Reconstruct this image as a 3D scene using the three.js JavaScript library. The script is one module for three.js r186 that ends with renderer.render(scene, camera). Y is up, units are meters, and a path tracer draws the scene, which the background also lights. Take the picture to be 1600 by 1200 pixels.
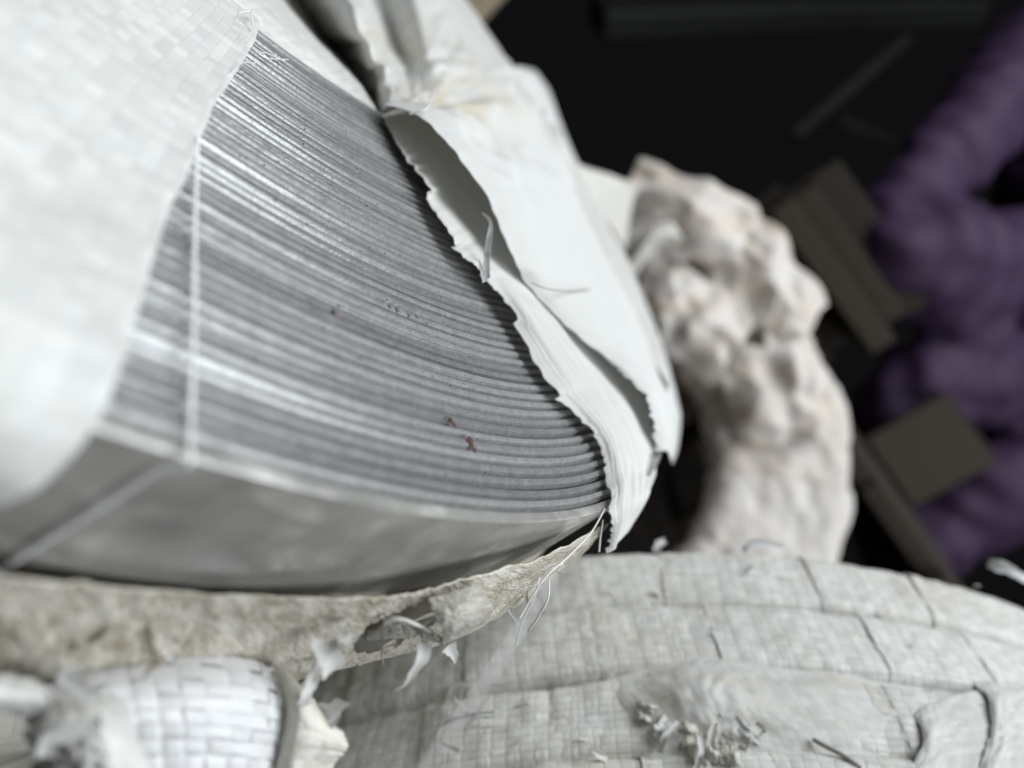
import * as THREE from 'three';
import { ImprovedNoise } from 'three/addons/math/ImprovedNoise.js';
import { mergeVertices, mergeGeometries, toCreasedNormals } from 'three/addons/utils/BufferGeometryUtils.js';
import { MarchingCubes } from 'three/addons/objects/MarchingCubes.js';
import { RoundedBoxGeometry } from 'three/addons/geometries/RoundedBoxGeometry.js';
import { RectAreaLightUniformsLib } from 'three/addons/lights/RectAreaLightUniformsLib.js';

// ---------------------------------------------------------------- camera, light, exposure
const H0 = 0.64;                                   // height of the bare coil's face above the floor, metres
const V3 = (x, y, z) => new THREE.Vector3(x, y, z);
const EYE = V3(0, 71.325, 420.307);                // millimetres, in the frame of the bare coil (y = its axis)
const RIGHT = V3(0.606718, 0.763936, 0.219762), UP = V3(-0.433976, 0.549946, -0.713599), BACK = V3(-0.666001, 0.337582, 0.665192);

const scene = new THREE.Scene();
const camera = new THREE.PerspectiveCamera(53.13, 4 / 3, 0.01, 40);
camera.position.set(EYE.x / 1000, EYE.y / 1000 + H0, EYE.z / 1000);
camera.quaternion.setFromRotationMatrix(new THREE.Matrix4().makeBasis(RIGHT, UP, BACK));
camera.focus = 0.196;
camera.userData.fStop = 6.2;
scene.add(camera);

scene.background = new THREE.Color().setRGB(0.004, 0.004, 0.0045);
RectAreaLightUniformsLib.init();
function panel(x, y, z, tx, ty, tz, w, h, intensity, color) {
  const l = new THREE.RectAreaLight(color, intensity, w, h);
  l.position.set(x, y, z); l.lookAt(tx, ty, tz); scene.add(l);
  return l;
}
panel(0.25, 2.9, 0.1, 0.2, 0.6, 0.2, 1.9, 1.9, 4.7, new THREE.Color().setRGB(0.93, 0.975, 1.0)).name = 'roof_opening_light';
panel(1.25, 1.75, 1.95, 0.2, 0.55, 0.1, 1.4, 1.4, 4.6, new THREE.Color().setRGB(0.92, 0.97, 1.0)).name = 'doorway_light';

const renderer = new THREE.WebGLRenderer({ antialias: true });
renderer.setSize(1024, 768);
renderer.toneMapping = THREE.LinearToneMapping;
renderer.toneMappingExposure = 1.24;
renderer.shadowMap.enabled = true;

// ---------------------------------------------------------------- helpers
let seedState = 7;
const rnd = () => { seedState = (seedState * 1664525 + 1013904223) >>> 0; return seedState / 4294967296; };
const rr = (a, b) => a + (b - a) * rnd();
const perlin = new ImprovedNoise();
const nz = (x, y, z = 0) => perlin.noise(x + 31.7, y + 17.3, z + 5.9);
const fbm = (x, y, z = 0) => nz(x, y, z) + 0.5 * nz(2.1 * x, 2.1 * y, 2.1 * z + 9) + 0.25 * nz(4.3 * x, 4.3 * y, 4.3 * z + 19);
const lerp = THREE.MathUtils.lerp, clamp = THREE.MathUtils.clamp, sst = THREE.MathUtils.smoothstep;
const D2R = Math.PI / 180;
const ray = (u, v) => RIGHT.clone().multiplyScalar((u - 800) / 1200).addScaledVector(UP, -(v - 600) / 1200).addScaledVector(BACK, -1);
const at = (u, v, d) => EYE.clone().addScaledVector(ray(u, v), d);                       // a point d mm in front of the lens
const onY = (u, v, y) => { const r = ray(u, v); return EYE.clone().addScaledVector(r, (y - EYE.y) / r.y); };   // a point y mm above the coil's face

const names = new Map();
function numbered(n) { const k = names.get(n) ?? 0; names.set(n, k + 1); return k ? n + '_' + String(k).padStart(3, '0') : n; }
function shade(o) { o.traverse((c) => { if (c.isMesh) { c.castShadow = true; c.receiveShadow = true; } }); return o; }
function tag(o, label, category, group, kind) {
  o.userData.label = label;
  if (category) o.userData.category = category;
  if (group) o.userData.group = group;
  if (kind) o.userData.kind = kind;
  return o;
}
function topMesh(name, geo, mat, parts = []) {   // a thing given in mm in the coil's frame; its origin is moved to its base
  geo.computeBoundingBox();
  const b = geo.boundingBox, c = V3((b.min.x + b.max.x) / 2, b.min.y, (b.min.z + b.max.z) / 2);
  const m = new THREE.Mesh(toMetres(geo, c), mat);
  m.name = numbered(name); m.position.set(c.x / 1000, c.y / 1000 + H0, c.z / 1000);
  for (const [pn, pg, pm] of parts) { const p = new THREE.Mesh(toMetres(pg, c), pm); p.name = pn; m.add(p); }
  scene.add(shade(m));
  return m;
}
function topGroup(name, parts, origin) {
  const g = new THREE.Group(); g.name = numbered(name);
  const box = new THREE.Box3();
  for (const [, pg] of parts) { pg.computeBoundingBox(); box.union(pg.boundingBox); }
  const c = origin ?? V3((box.min.x + box.max.x) / 2, box.min.y, (box.min.z + box.max.z) / 2);
  g.position.set(c.x / 1000, c.y / 1000 + H0, c.z / 1000);
  for (const [pn, pg, pm] of parts) { const p = new THREE.Mesh(toMetres(pg, c), pm); p.name = pn; g.add(p); }
  scene.add(shade(g));
  return g;
}
function toMetres(geo, c) { geo.translate(-c.x, -c.y, -c.z); geo.scale(0.001, 0.001, 0.001); geo.computeBoundingBox(); geo.computeBoundingSphere(); return geo; }

// a sheet of cloth with thickness; fn(s, t) gives a point in mm, opts.keep(s, t) cuts holes, opts.tint(s, t, p) gives a colour
function sheet(fn, ns, nt, opts = {}) {
  const th = opts.thick ?? 0.35, N = (ns + 1) * (nt + 1), P = [], pos = [], uv = [], col = [], idx = [];
  for (let j = 0; j <= nt; j++) for (let i = 0; i <= ns; i++) P.push(fn(i / ns, j / nt));
  const at2 = (i, j) => P[j * (ns + 1) + i];
  const su = [0], sv = [0], jm = nt >> 1, im = ns >> 1;
  for (let i = 1; i <= ns; i++) su.push(su[i - 1] + at2(i, jm).distanceTo(at2(i - 1, jm)));
  for (let j = 1; j <= nt; j++) sv.push(sv[j - 1] + at2(im, j).distanceTo(at2(im, j - 1)));
  const a = V3(), b = V3(), n = V3();
  for (let side = 0; side < 2; side++) for (let j = 0; j <= nt; j++) for (let i = 0; i <= ns; i++) {
    const p = at2(i, j);
    a.subVectors(at2(Math.min(i + 1, ns), j), at2(Math.max(i - 1, 0), j)); b.subVectors(at2(i, Math.min(j + 1, nt)), at2(i, Math.max(j - 1, 0)));
    n.crossVectors(a, b).normalize();
    pos.push(p.x - n.x * th * side, p.y - n.y * th * side, p.z - n.z * th * side);
    uv.push(su[i] / 1000 + (opts.u0 ?? 0), sv[j] / 1000 + (opts.v0 ?? 0));
    const c = opts.tint ? opts.tint(i / ns, j / nt, p) : [1, 1, 1];
    col.push(...c);
  }
  const ok = (i, j) => i >= 0 && j >= 0 && i < ns && j < nt && (!opts.keep || opts.keep((i + 0.5) / ns, (j + 0.5) / nt));
  const id = (i, j, s) => s * N + j * (ns + 1) + i;
  for (let j = 0; j < nt; j++) for (let i = 0; i < ns; i++) if (ok(i, j)) {
    idx.push(id(i, j, 0), id(i + 1, j, 0), id(i + 1, j + 1, 0), id(i, j, 0), id(i + 1, j + 1, 0), id(i, j + 1, 0));
    idx.push(id(i, j, 1), id(i + 1, j + 1, 1), id(i + 1, j, 1), id(i, j, 1), id(i, j + 1, 1), id(i + 1, j + 1, 1));
    const edge = (i0, j0, i1, j1) => idx.push(id(i0, j0, 0), id(i0, j0, 1), id(i1, j1, 1), id(i0, j0, 0), id(i1, j1, 1), id(i1, j1, 0));
    if (!ok(i, j - 1)) edge(i, j, i + 1, j);
    if (!ok(i, j + 1)) edge(i + 1, j + 1, i, j + 1);
    if (!ok(i - 1, j)) edge(i, j + 1, i, j);
    if (!ok(i + 1, j)) edge(i + 1, j, i + 1, j + 1);
  }
  const g = new THREE.BufferGeometry();
  g.setAttribute('position', new THREE.Float32BufferAttribute(pos, 3));
  g.setAttribute('uv', new THREE.Float32BufferAttribute(uv, 2));
  g.setAttribute('color', new THREE.Float32BufferAttribute(col, 3));
  g.setIndex(idx); g.computeVertexNormals();
  return g;
}
function cr(p0, p1, p2, p3, t) {
  const f = (a, b, c, d) => 0.5 * (2 * b + (c - a) * t + (2 * a - 5 * b + 4 * c - d) * t * t + (3 * b - a - 3 * c + d) * t * t * t);
  return V3(f(p0.x, p1.x, p2.x, p3.x), f(p0.y, p1.y, p2.y, p3.y), f(p0.z, p1.z, p2.z, p3.z));
}
function along(pts, t) {
  const m = pts.length - 1, x = clamp(t, 0, 1) * m, i = Math.min(Math.floor(x), m - 1);
  const g = (k) => k < 0 ? pts[0].clone().multiplyScalar(2).sub(pts[1]) : k > m ? pts[m].clone().multiplyScalar(2).sub(pts[m - 1]) : pts[k];
  return cr(g(i - 1), pts[i], pts[i + 1], g(i + 2), x - i);
}
// a smooth patch through a grid of points: rows[j][i]; s runs along a row, t from row to row
function patchFn(rows) { return (s, t) => along(rows.map((r) => along(r, s)), t); }
function patchGrid(rows, ns, nt) {   // the same, looked up from a table so that many samples stay cheap
  const across = [];
  for (let i = 0; i <= ns; i++) across.push(rows.map((r) => along(r, i / ns)));
  return (s, t) => along(across[Math.round(s * ns)], t);
}
function ribbon(pts, w, opts = {}) {   // a torn flat tape: pts in mm, width w, turned about its run by opts.twist
  const n = opts.n ?? 22, up0 = opts.face ?? BACK, sd = rr(0, 50);
  return sheet((s, t) => {
    const p = along(pts, s), q = along(pts, Math.min(1, s + 0.02)), o = along(pts, Math.max(0, s - 0.02));
    const d = q.sub(o).normalize(), side = V3().crossVectors(d, up0).normalize(), nn = V3().crossVectors(side, d);
    const tw = (opts.roll ?? 0) + (opts.twist ?? 0) * s, ww = w * (opts.taper ? Math.pow(1 - s, 0.6) * (1 - opts.taper) + opts.taper * (1 - s) : 1) * (1 + 0.4 * nz(s * 4, sd) + 0.25 * nz(s * 13, sd)) + 0.05;
    const x = (t - 0.5) * ww + 0.12 * w * nz(s * 6, sd + 9), cup = (opts.cup ?? 0.15) * ww * (4 * (t - 0.5) * (t - 0.5));
    return p.addScaledVector(side, x * Math.cos(tw) - cup * Math.sin(tw)).addScaledVector(nn, x * Math.sin(tw) + cup * Math.cos(tw));
  }, n, 4, { thick: opts.thick ?? 0.12, u0: rnd(), v0: rnd() });
}
function thread(pts, r, n = 40) {
  const c = new THREE.CatmullRomCurve3(pts), g = new THREE.TubeGeometry(c, n, r, 6, false);
  g.setAttribute('color', new THREE.Float32BufferAttribute(new Float32Array(g.attributes.position.count * 3).fill(1), 3));
  return g;
}

// ---------------------------------------------------------------- textures
function dataTex(w, h, fn, srgb) {
  const d = new Uint8Array(w * h * 4);
  for (let y = 0; y < h; y++) for (let x = 0; x < w; x++) {
    const c = fn(x, y), o = (y * w + x) * 4;
    if (Array.isArray(c)) { d[o] = c[0]; d[o + 1] = c[1]; d[o + 2] = c[2]; } else d[o] = d[o + 1] = d[o + 2] = c;
    d[o + 3] = 255;
  }
  const t = new THREE.DataTexture(d, w, h);
  t.wrapS = t.wrapT = THREE.RepeatWrapping; t.magFilter = THREE.LinearFilter; t.minFilter = THREE.LinearMipmapLinearFilter; t.generateMipmaps = true;
  if (srgb) t.colorSpace = THREE.SRGBColorSpace;
  t.needsUpdate = true;
  return t;
}
// plain weave of flat tapes: CELLS tapes each way per tile
const CELLS = 20, TP = 48, WV = CELLS * TP, TAPE = 0.0029;
const wArr = Array.from({ length: CELLS }, () => rr(-1, 1)), fArr = Array.from({ length: CELLS }, () => rr(-1, 1));
const cellR = Array.from({ length: CELLS * CELLS }, () => rnd());
function weave(x, y) {
  const cx = Math.floor(x / TP), cy = Math.floor(y / TP), warp = (cx + cy) % 2 === 0;
  const fx = (x % TP) / TP - 0.5 + 0.02 * wArr[cx], fy = (y % TP) / TP - 0.5 + 0.02 * fArr[cy];
  const across = warp ? fx : fy, run = warp ? fy : fx;
  const rnd0 = cellR[cy * CELLS + cx];
  const crown = 1 - Math.pow(Math.abs(run) * 2, 3) * 0.55;                         // the tape dives under its neighbours
  const edge = sst(0.5 - Math.abs(across), 0.005, 0.055 + 0.03 * rnd0);
  const fold = 0.12 * Math.sin((across * 3 + rnd0 * 6) * 4) * (rnd0 > 0.6 ? 1 : 0.3);
  return [clamp(0.3 + edge * 0.12 + 0.42 * crown * (0.6 + 0.4 * edge) + fold * 0.4 + 0.08 * (rnd0 - 0.5), 0, 1), 0.5 * (warp ? wArr[cx] : fArr[cy]) + 1.6 * (rnd0 - 0.5), edge];
}
const weaveBump = dataTex(WV, WV, (x, y) => Math.round(255 * weave(x, y)[0]));
const weaveMap = dataTex(WV, WV, (x, y) => { const [, tone, e] = weave(x, y); const v = 238 + tone * 9 - (1 - e) * 5; return [v, v, v - 1.5]; }, true);
for (const t of [weaveBump, weaveMap]) t.repeat.set(1 / (CELLS * TAPE), 1 / (CELLS * TAPE));
const grit = dataTex(512, 512, () => Math.round(128 + 110 * (rnd() + rnd() - 1)));
const streaks = (() => { const rows = Array.from({ length: 512 }, () => rnd()); return dataTex(512, 512, (x, y) => Math.round(255 * clamp(0.35 * rows[y] + 0.65 * (0.5 + 0.5 * nz(x / 40, y / 3)), 0, 1))); })();
const dirtBump = dataTex(512, 512, (x, y) => Math.round(255 * clamp(0.5 + 0.45 * fbm(x / 16, y / 16) + 0.25 * (rnd() - 0.5), 0, 1)));

function wrapMaterial(r, g, b, bump = 0.00022, rough = 0.5) {
  return new THREE.MeshPhysicalMaterial({ color: new THREE.Color().setRGB(r, g, b), vertexColors: true, map: weaveMap, bumpMap: weaveBump, bumpScale: bump, roughness: rough, specularIntensity: 0.6, side: THREE.DoubleSide });
}
const M = {
  wrap: wrapMaterial(0.80, 0.80, 0.79),
  wrapCream: wrapMaterial(0.80, 0.78, 0.73),
  wrapRim: wrapMaterial(0.9, 0.9, 0.88, 0.0008, 0.4),
  wrapPink: wrapMaterial(0.82, 0.775, 0.745, 0.0003),
  smooth: new THREE.MeshPhysicalMaterial({ color: new THREE.Color().setRGB(0.78, 0.78, 0.76), vertexColors: true, roughness: 0.8, transmission: 0.3, side: THREE.DoubleSide, bumpMap: weaveBump, bumpScale: 0.00008 }),
  tape: new THREE.MeshPhysicalMaterial({ color: new THREE.Color().setRGB(0.80, 0.80, 0.80), vertexColors: true, roughness: 0.38, transmission: 0.12, side: THREE.DoubleSide }),
  dirty: new THREE.MeshPhysicalMaterial({ color: new THREE.Color().setRGB(1, 1, 1), vertexColors: true, roughness: 0.85, bumpMap: dirtBump, bumpScale: 0.0008, side: THREE.DoubleSide }),
  shard: new THREE.MeshPhysicalMaterial({ color: new THREE.Color().setRGB(0.6, 0.55, 0.47), vertexColors: true, roughness: 0.6, side: THREE.DoubleSide, bumpMap: dirtBump, bumpScale: 0.0003 }),
  thread: new THREE.MeshPhysicalMaterial({ color: new THREE.Color().setRGB(0.82, 0.82, 0.82), vertexColors: true, roughness: 0.45 }),
  darkFibre: new THREE.MeshStandardMaterial({ color: new THREE.Color().setRGB(0.28, 0.27, 0.25), vertexColors: true, roughness: 0.7 }),
};
dirtBump.repeat.set(30, 30);
const gritR = grit; gritR.repeat.set(6, 6);
const spangle = dataTex(512, 512, (x, y) => { const v = 225 + 26 * (rnd() + rnd() - 1) + 18 * fbm(x / 11, y / 11); return [v, v, v]; }, true);
spangle.repeat.set(6, 6);
streaks.repeat.set(6, 60);
function zinc(v, rough, metal = 0.75) {
  return new THREE.MeshPhysicalMaterial({ color: new THREE.Color().setRGB(v, v * 1.01, v * 1.015), metalness: metal, roughness: rough, map: spangle, bumpMap: gritR, bumpScale: 0.0001 });
}
const zincs = [zinc(0.58, 0.36, 0.62), zinc(0.61, 0.4, 0.58), zinc(0.55, 0.34, 0.64), zinc(0.64, 0.38, 0.58)];

// ---------------------------------------------------------------- setting: floor
{
  const g = new THREE.PlaneGeometry(9, 9, 90, 90); g.rotateX(-Math.PI / 2);
  const p = g.attributes.position;
  for (let i = 0; i < p.count; i++) p.setY(i, 0.006 * fbm(p.getX(i) * 3, p.getZ(i) * 3));
  g.computeVertexNormals();
  const t = dataTex(512, 512, (x, y) => { const v = 52 + 16 * fbm(x / 60, y / 60) + 8 * (rnd() - 0.5); return [v * 1.1, v * 0.98, v * 0.86]; }, true);
  t.repeat.set(6, 6);
  const m = new THREE.Mesh(g, new THREE.MeshStandardMaterial({ map: t, roughness: 0.95 }));
  m.name = 'floor'; m.position.y = -0.006; m.userData.kind = 'structure'; scene.add(shade(m));
  m.userData.label = 'dark earth floor behind the coils';
}

// ---------------------------------------------------------------- the bare strip coil
const R0 = 354.4, TH = 3.0, WID = 31.6, TURNS = 51;
{
  const angles = [];
  for (let a = -2; a < 37; a += 0.3) angles.push(a);
  for (let a = 37; a < 358; a += 3) angles.push(a);
  const parts = [];
  const prof = (hw, rc, top, bot, sh) => {       // half width, corner radius: points counter-clockwise seen along the strip
    const o = [];
    // flat top on the inner half, then a drawn-down shoulder towards the outer side
    const ri = 0.25, fl = -hw + (2 * hw) * sh, dr = rc;
    o.push([hw, top - dr - 0.35], [hw - 0.08, top - dr - 0.1], [hw - 0.3, top - dr + 0.12]);
    o.push([lerp(hw - 0.3, fl, 0.6), top - dr * 0.42], [fl + 0.14, top - dr * 0.12], [fl, top - 0.03], [fl - 0.16, top]);
    for (let k = 0; k <= 3; k++) { const q = Math.PI / 2 + (k / 3) * Math.PI / 2; o.push([-hw + ri + ri * Math.cos(q), top - ri + ri * Math.sin(q)]); }
    o.push([-hw, bot + 0.5], [-hw + 0.5, bot], [hw - 0.5, bot], [hw, bot + 0.5]);
    return o;
  };
  for (let k = 0; k < TURNS; k++) {
    const hw = (TH - rr(0.45, 0.75)) / 2, off = k === 0 ? 0 : rr(-0.24, 0.2), rc = k === 0 ? 0.5 : rr(1.05, 1.5);
    const pr = prof(hw, rc, off, off - WID, k === 0 ? 0.75 : rr(0.52, 0.7)), np = pr.length, pos = [], uv = [], idx = [], na = angles.length;
    const ph = rr(0, 50);
    let acc = [0]; for (let q = 1; q <= np; q++) acc.push(acc[q - 1] + Math.hypot(pr[q % np][0] - pr[q - 1][0], pr[q % np][1] - pr[q - 1][1]));
    for (let i = 0; i <= na; i++) {
      const a = (i < na ? angles[i] : angles[0] + 360) * D2R, aw = i < na ? a : angles[0] * D2R;
      const cx = Math.cos(aw) * 3, cz = Math.sin(aw) * 3;
      const dr = k === 0 ? 0 : 0.22 * nz(cx, cz, ph), dy = 0.28 * nz(cx * 1.7, cz * 1.7, ph + 9) * (k === 0 ? 0.4 : 1);
      const r = R0 - TH / 2 - k * TH + dr;
      for (let q = 0; q <= np; q++) {
        const [x, y] = pr[q % np];
        pos.push(Math.sin(a) * (r + x), y + dy, Math.cos(a) * (r + x));
        uv.push(a * r / 1000 + ph * 0.37, acc[q] / 1000 + ph * 0.11);
      }
    }
    const row = np + 1;
    for (let i = 0; i < na; i++) for (let q = 0; q < np; q++) { const A = i * row + q, B = A + row; idx.push(A, B + 1, B, A, A + 1, B + 1); }
    const g = new THREE.BufferGeometry();
    g.setAttribute('position', new THREE.Float32BufferAttribute(pos, 3)); g.setAttribute('uv', new THREE.Float32BufferAttribute(uv, 2));
    g.setIndex(idx);
    const gc = toCreasedNormals(g, 0.45);
    let mat = zincs[Math.floor(rnd() * zincs.length)];
    if (k === 0) {
      // the outer turn shows its flat side: dull zinc with whitish oxide smears and scuffs
      const t = dataTex(1024, 256, (x, y) => {
        const n1 = fbm(x / 60, y / 50), n2 = Math.max(0, fbm(x / 34 + 7, y / 40 + 3)), sc = nz(x / 90 + y / 30, y / 80 - x / 200), sp = nz(x / 5, y / 5);
        const v = 172 + 24 * n1 + 60 * Math.pow(n2, 1.6) + 34 * clamp((sc - 0.3) * 9, 0, 1) + (sp > 0.62 ? 26 : 0) + 10 * (rnd() - 0.5);
        return [clamp(v, 0, 250), clamp(v * 0.993, 0, 250), clamp(v * 0.965, 0, 250)];
      }, true);
      const rt = dataTex(512, 256, (x, y) => Math.round(255 * clamp(0.62 + 0.35 * fbm(x / 40, y / 60), 0.2, 1)));
      t.repeat.set(3.2, 12); rt.repeat.set(4, 12);
      mat = new THREE.MeshPhysicalMaterial({ map: t, metalness: 0.35, roughness: 0.5, roughnessMap: rt, bumpMap: gritR, bumpScale: 0.00003 });
    }
    parts.push(['strip_turn', gc, mat]);
  }
  // rust-red flecks sitting on the strip edges
  const fleckM = new THREE.MeshStandardMaterial({ color: new THREE.Color().setRGB(0.10, 0.038, 0.034), roughness: 0.9 });
  const brownM = new THREE.MeshStandardMaterial({ color: new THREE.Color().setRGB(0.2, 0.155, 0.14), roughness: 0.95 });
  const spots = [[706, 659, 1.1, 0], [709, 663, 0.8, 0], [734, 688, 1.2, 0], [741, 703, 0.9, 0], [738, 696, 0.7, 0], [696, 653, 0.5, 0], [640, 492, 0.7, 1], [652, 494, 0.6, 1], [610, 478, 0.6, 1], [622, 484, 0.8, 1], [600, 470, 0.4, 1], [528, 490, 0.9, 1], [523, 484, 0.5, 1], [412, 187, 0.5, 1], [430, 312, 0.7, 1], [585, 462, 0.4, 1], [668, 505, 0.4, 1], [562, 560, 0.5, 1], [850, 700, 0.3, 1], [480, 350, 0.5, 1]];
  for (const [u, v, s, b] of spots) {
    const p = onY(u, v, 0.15), g = new THREE.IcosahedronGeometry(s * 0.7, 2), q = g.attributes.position;
    for (let i = 0; i < q.count; i++) { const f = 1 + 0.5 * nz(q.getX(i) * 2 + u, q.getY(i) * 2, q.getZ(i) * 2); q.setXYZ(i, q.getX(i) * f * 1.5, q.getY(i) * f * 0.25, q.getZ(i) * f); }
    g.computeVertexNormals(); g.rotateY(rr(0, 3)); g.translate(p.x, p.y, p.z);
    parts.push([b ? 'rust_fleck' : 'paint_fleck', g, b ? brownM : fleckM]);
  }
  const o = topGroup('strip_coil', parts, V3(0, -WID, 0));
  tag(o, 'bare coil of grey galvanised steel strip, its stacked edges showing through the torn wrapping', 'steel coil');
}

// ---------------------------------------------------------------- wrapped coils
// Bands of woven tape wound round a ring of steel. Each band is a part. Local frame: axis = y, base at y = 0.
function wrappedCoil(name, o, mat) {
  const g = new THREE.Group(); g.name = numbered(name);
  const { rout = 358, rin = 205, h = 35, bands = 44, from = 0, to = 360, amp = 1.2, seed = 0, na = 12, np = 64, corner = 9, rag = 1.2, lift = 1.6, nf = 1, coh = 1, crease = 0, flip = false, fine = 0, mottle = 0, tint } = o;
  // rounded rectangle outline, starting in the middle of the outer wall
  const out = [], W = rout - rin;
  const line = (x0, y0, x1, y1, n) => { for (let i = 0; i < n; i++) out.push([lerp(x0, x1, i / n), lerp(y0, y1, i / n)]); };
  const arc = (cx, cy, a0) => { for (let i = 0; i < 5; i++) { const q = a0 + (i / 5) * Math.PI / 2; out.push([cx + corner * Math.cos(q), cy + corner * Math.sin(q)]); } };
  line(rout, h / 2, rout, h - corner, 4); arc(rout - corner, h - corner, 0); line(rout - corner, h, rin + corner, h, 14); arc(rin + corner, h - corner, Math.PI / 2);
  line(rin, h - corner, rin, corner, 6); arc(rin + corner, corner, Math.PI); line(rin + corner, 0, rout - corner, 0, 10); arc(rout - corner, corner, 1.5 * Math.PI); line(rout, corner, rout, h / 2, 4);
  out.push(out[0].slice());
  const L = [0]; for (let i = 1; i < out.length; i++) L.push(L[i - 1] + Math.hypot(out[i][0] - out[i - 1][0], out[i][1] - out[i - 1][1]));
  const tot = L[L.length - 1];
  const sec = (t) => { const x = t * tot; let i = 1; while (i < L.length - 1 && L[i] < x) i++; const f = (x - L[i - 1]) / (L[i] - L[i - 1]); return [lerp(out[i - 1][0], out[i][0], f), lerp(out[i - 1][1], out[i][1], f), out[i][0] - out[i - 1][0], out[i][1] - out[i - 1][1]]; };
  // more samples on the outer wall and rim, which is what the lens sees
  const edges = []; let e = from; const step = (to - from) / bands;
  for (let k = 0; k <= bands; k++) edges.push(from + k * step + (k && k < bands ? rr(-0.22, 0.22) * step : 0));
  for (let k = 0; k < bands; k++) {
    const a0 = edges[k] - (flip ? 0 : step * 0.28), a1 = edges[k + 1] + (flip ? step * 0.28 : 0), skew = rr(-0.5, 0.5) * step * 0.25, liftK = lift * rr(0.25, 1.5), ph = rr(0, 90), puff = rr(0.2, 1) * amp, dirtK = rr(0.2, 1);
    const geo = sheet((s0, t) => {
      const s = s0, sl = flip ? 1 - s0 : s0;
      const [x, y, dx, dy] = sec(t), l = Math.hypot(dx, dy) || 1, nx = dy / l, ny = -dx / l;
      const ring = Math.sin(t * 2 * Math.PI);
      const jag = sl > 0.999 ? rag * (0.6 * nz(t * 60, ph, 3) + 0.6 * (nz(Math.floor(t * tot / 2.9) * 1.7, ph) )) / rout / D2R * 1.6 : 0;
      const a = (lerp(a0, a1, s) + skew * ring + jag) * D2R;
      const wx = Math.cos(a) * x / 20, wz = Math.sin(a) * x / 20;
      const wr = amp * (0.7 * fbm(wx * 0.55 * nf, wz * 0.55 * nf, y / 36 * nf + seed * 7) + coh * 0.45 * nz(a * 42 + ring * 1.1, t * 6, ph) + coh * puff * 0.25 * Math.sin(Math.PI * s) + crease * (1 - 2.6 * Math.abs(nz(wx * 0.45, wz * 0.45, y / 50 + 3))) + crease * 0.5 * (1 - 2.6 * Math.abs(nz(wx * 0.9 + 4, wz * 0.9, y / 30 + 13))));
      const off = 0.3 + liftK * sl * sl + wr + fine * (1 - 3 * Math.abs(nz(Math.sin(a) * x / 9 + ph, Math.cos(a) * x / 9, y / 7))) + fine * 0.6 * nz(Math.sin(a) * x / 3.2, Math.cos(a) * x / 3.2, y / 4 + ph) + (sl > 0.8 ? 0.5 * rag * Math.max(0, nz(t * 30, ph + 4)) : 0);
      const r = x + nx * off;
      return V3(Math.sin(a) * r, y + ny * off, Math.cos(a) * r);
    }, na, np, { thick: 0.4, u0: rnd(), v0: rnd(), tint: (s, t, p) => {
      const q = fbm(p.x / 60 + seed, p.z / 60, p.y / 40), f = fbm(p.x / 9 + seed, p.z / 9, p.y / 9);
      const g2 = mottle ? fbm(p.x / 4.5 + seed, p.z / 4.5, p.y / 5) : 0, grey = 1 - mottle * clamp(0.25 + g2, 0, 1);
      const d = clamp((tint?.[3] ?? 0.5) * dirtK * (0.45 + 0.9 * q + 0.9 * f) * 0.9, 0, 1);
      return [grey * lerp(1, tint?.[0] ?? 0.8, d), grey * lerp(1, tint?.[1] ?? 0.76, d), grey * lerp(1, tint?.[2] ?? 0.68, d)];
    } });
    toMetres(geo, V3(0, 0, 0));
    const m = new THREE.Mesh(geo, mat); m.name = 'wrap_band'; g.add(m);
  }
  scene.add(shade(g));
  return g;
}
function placeAxis(g, centre, axis) {    // centre of the base in mm, axis = local y
  g.position.set(centre.x / 1000, centre.y / 1000 + H0, centre.z / 1000);
  g.quaternion.setFromUnitVectors(V3(0, 1, 0), axis.clone().normalize());
}

// far, still wrapped part of the bare coil
{
  const g = wrappedCoil('wrap_sleeve', { rout: 358, rin: 200, h: 38, bands: 24, from: 62, to: 342, amp: 1.6, seed: 3, na: 8, np: 56, corner: 8 }, M.wrap);
  g.position.set(0, (-36) / 1000 + H0, 0);
  tag(g, 'white woven wrapping still wound round the far side of the bare coil', 'wrapping');
}
// coils lying under it
{
  const under = [
    ['wrapped coil lying directly under the bare strip coil, its side stained brown', V3(3, -70.5, 2), 351, 5],
    ['wrapped coil second below the bare strip coil in the pile', V3(-8, -106, -9), 349, 6],
  ];
  for (const [label, c, ro, sd] of under) {
    const g = wrappedCoil('wrapped_coil', { rout: ro, rin: 186, h: 34, bands: 40, amp: 1.3, seed: sd, na: 8, np: 56, tint: [0.62, 0.52, 0.4, 0.9] }, M.wrapCream);
    placeAxis(g, c, V3(0, 1, 0)); tag(g, label, 'wrapped coil', 'wrapped coils in the pile');
  }
  let k = 0;
  for (let y = -142; y > -640 + 30; y -= 36, k++) {
    const g = wrappedCoil('wrapped_coil', { rout: 350, rin: 200, h: 34, bands: 30, amp: 1.2, seed: 20 + k, na: 5, np: 36, tint: [0.6, 0.52, 0.42, 0.9] }, M.wrapCream);
    placeAxis(g, V3(rr(-26, -10), y, rr(-24, -10)), V3(0, 1, 0));
    tag(g, 'shaded wrapped coil, ' + ['third', 'fourth', 'fifth', 'sixth', 'seventh', 'eighth', 'ninth', 'tenth', 'eleventh', 'twelfth', 'thirteenth', 'fourteenth', 'fifteenth', 'sixteenth'][k] + ' below the bare strip coil in the pile', 'wrapped coil', 'wrapped coils in the pile');
  }
}
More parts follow.
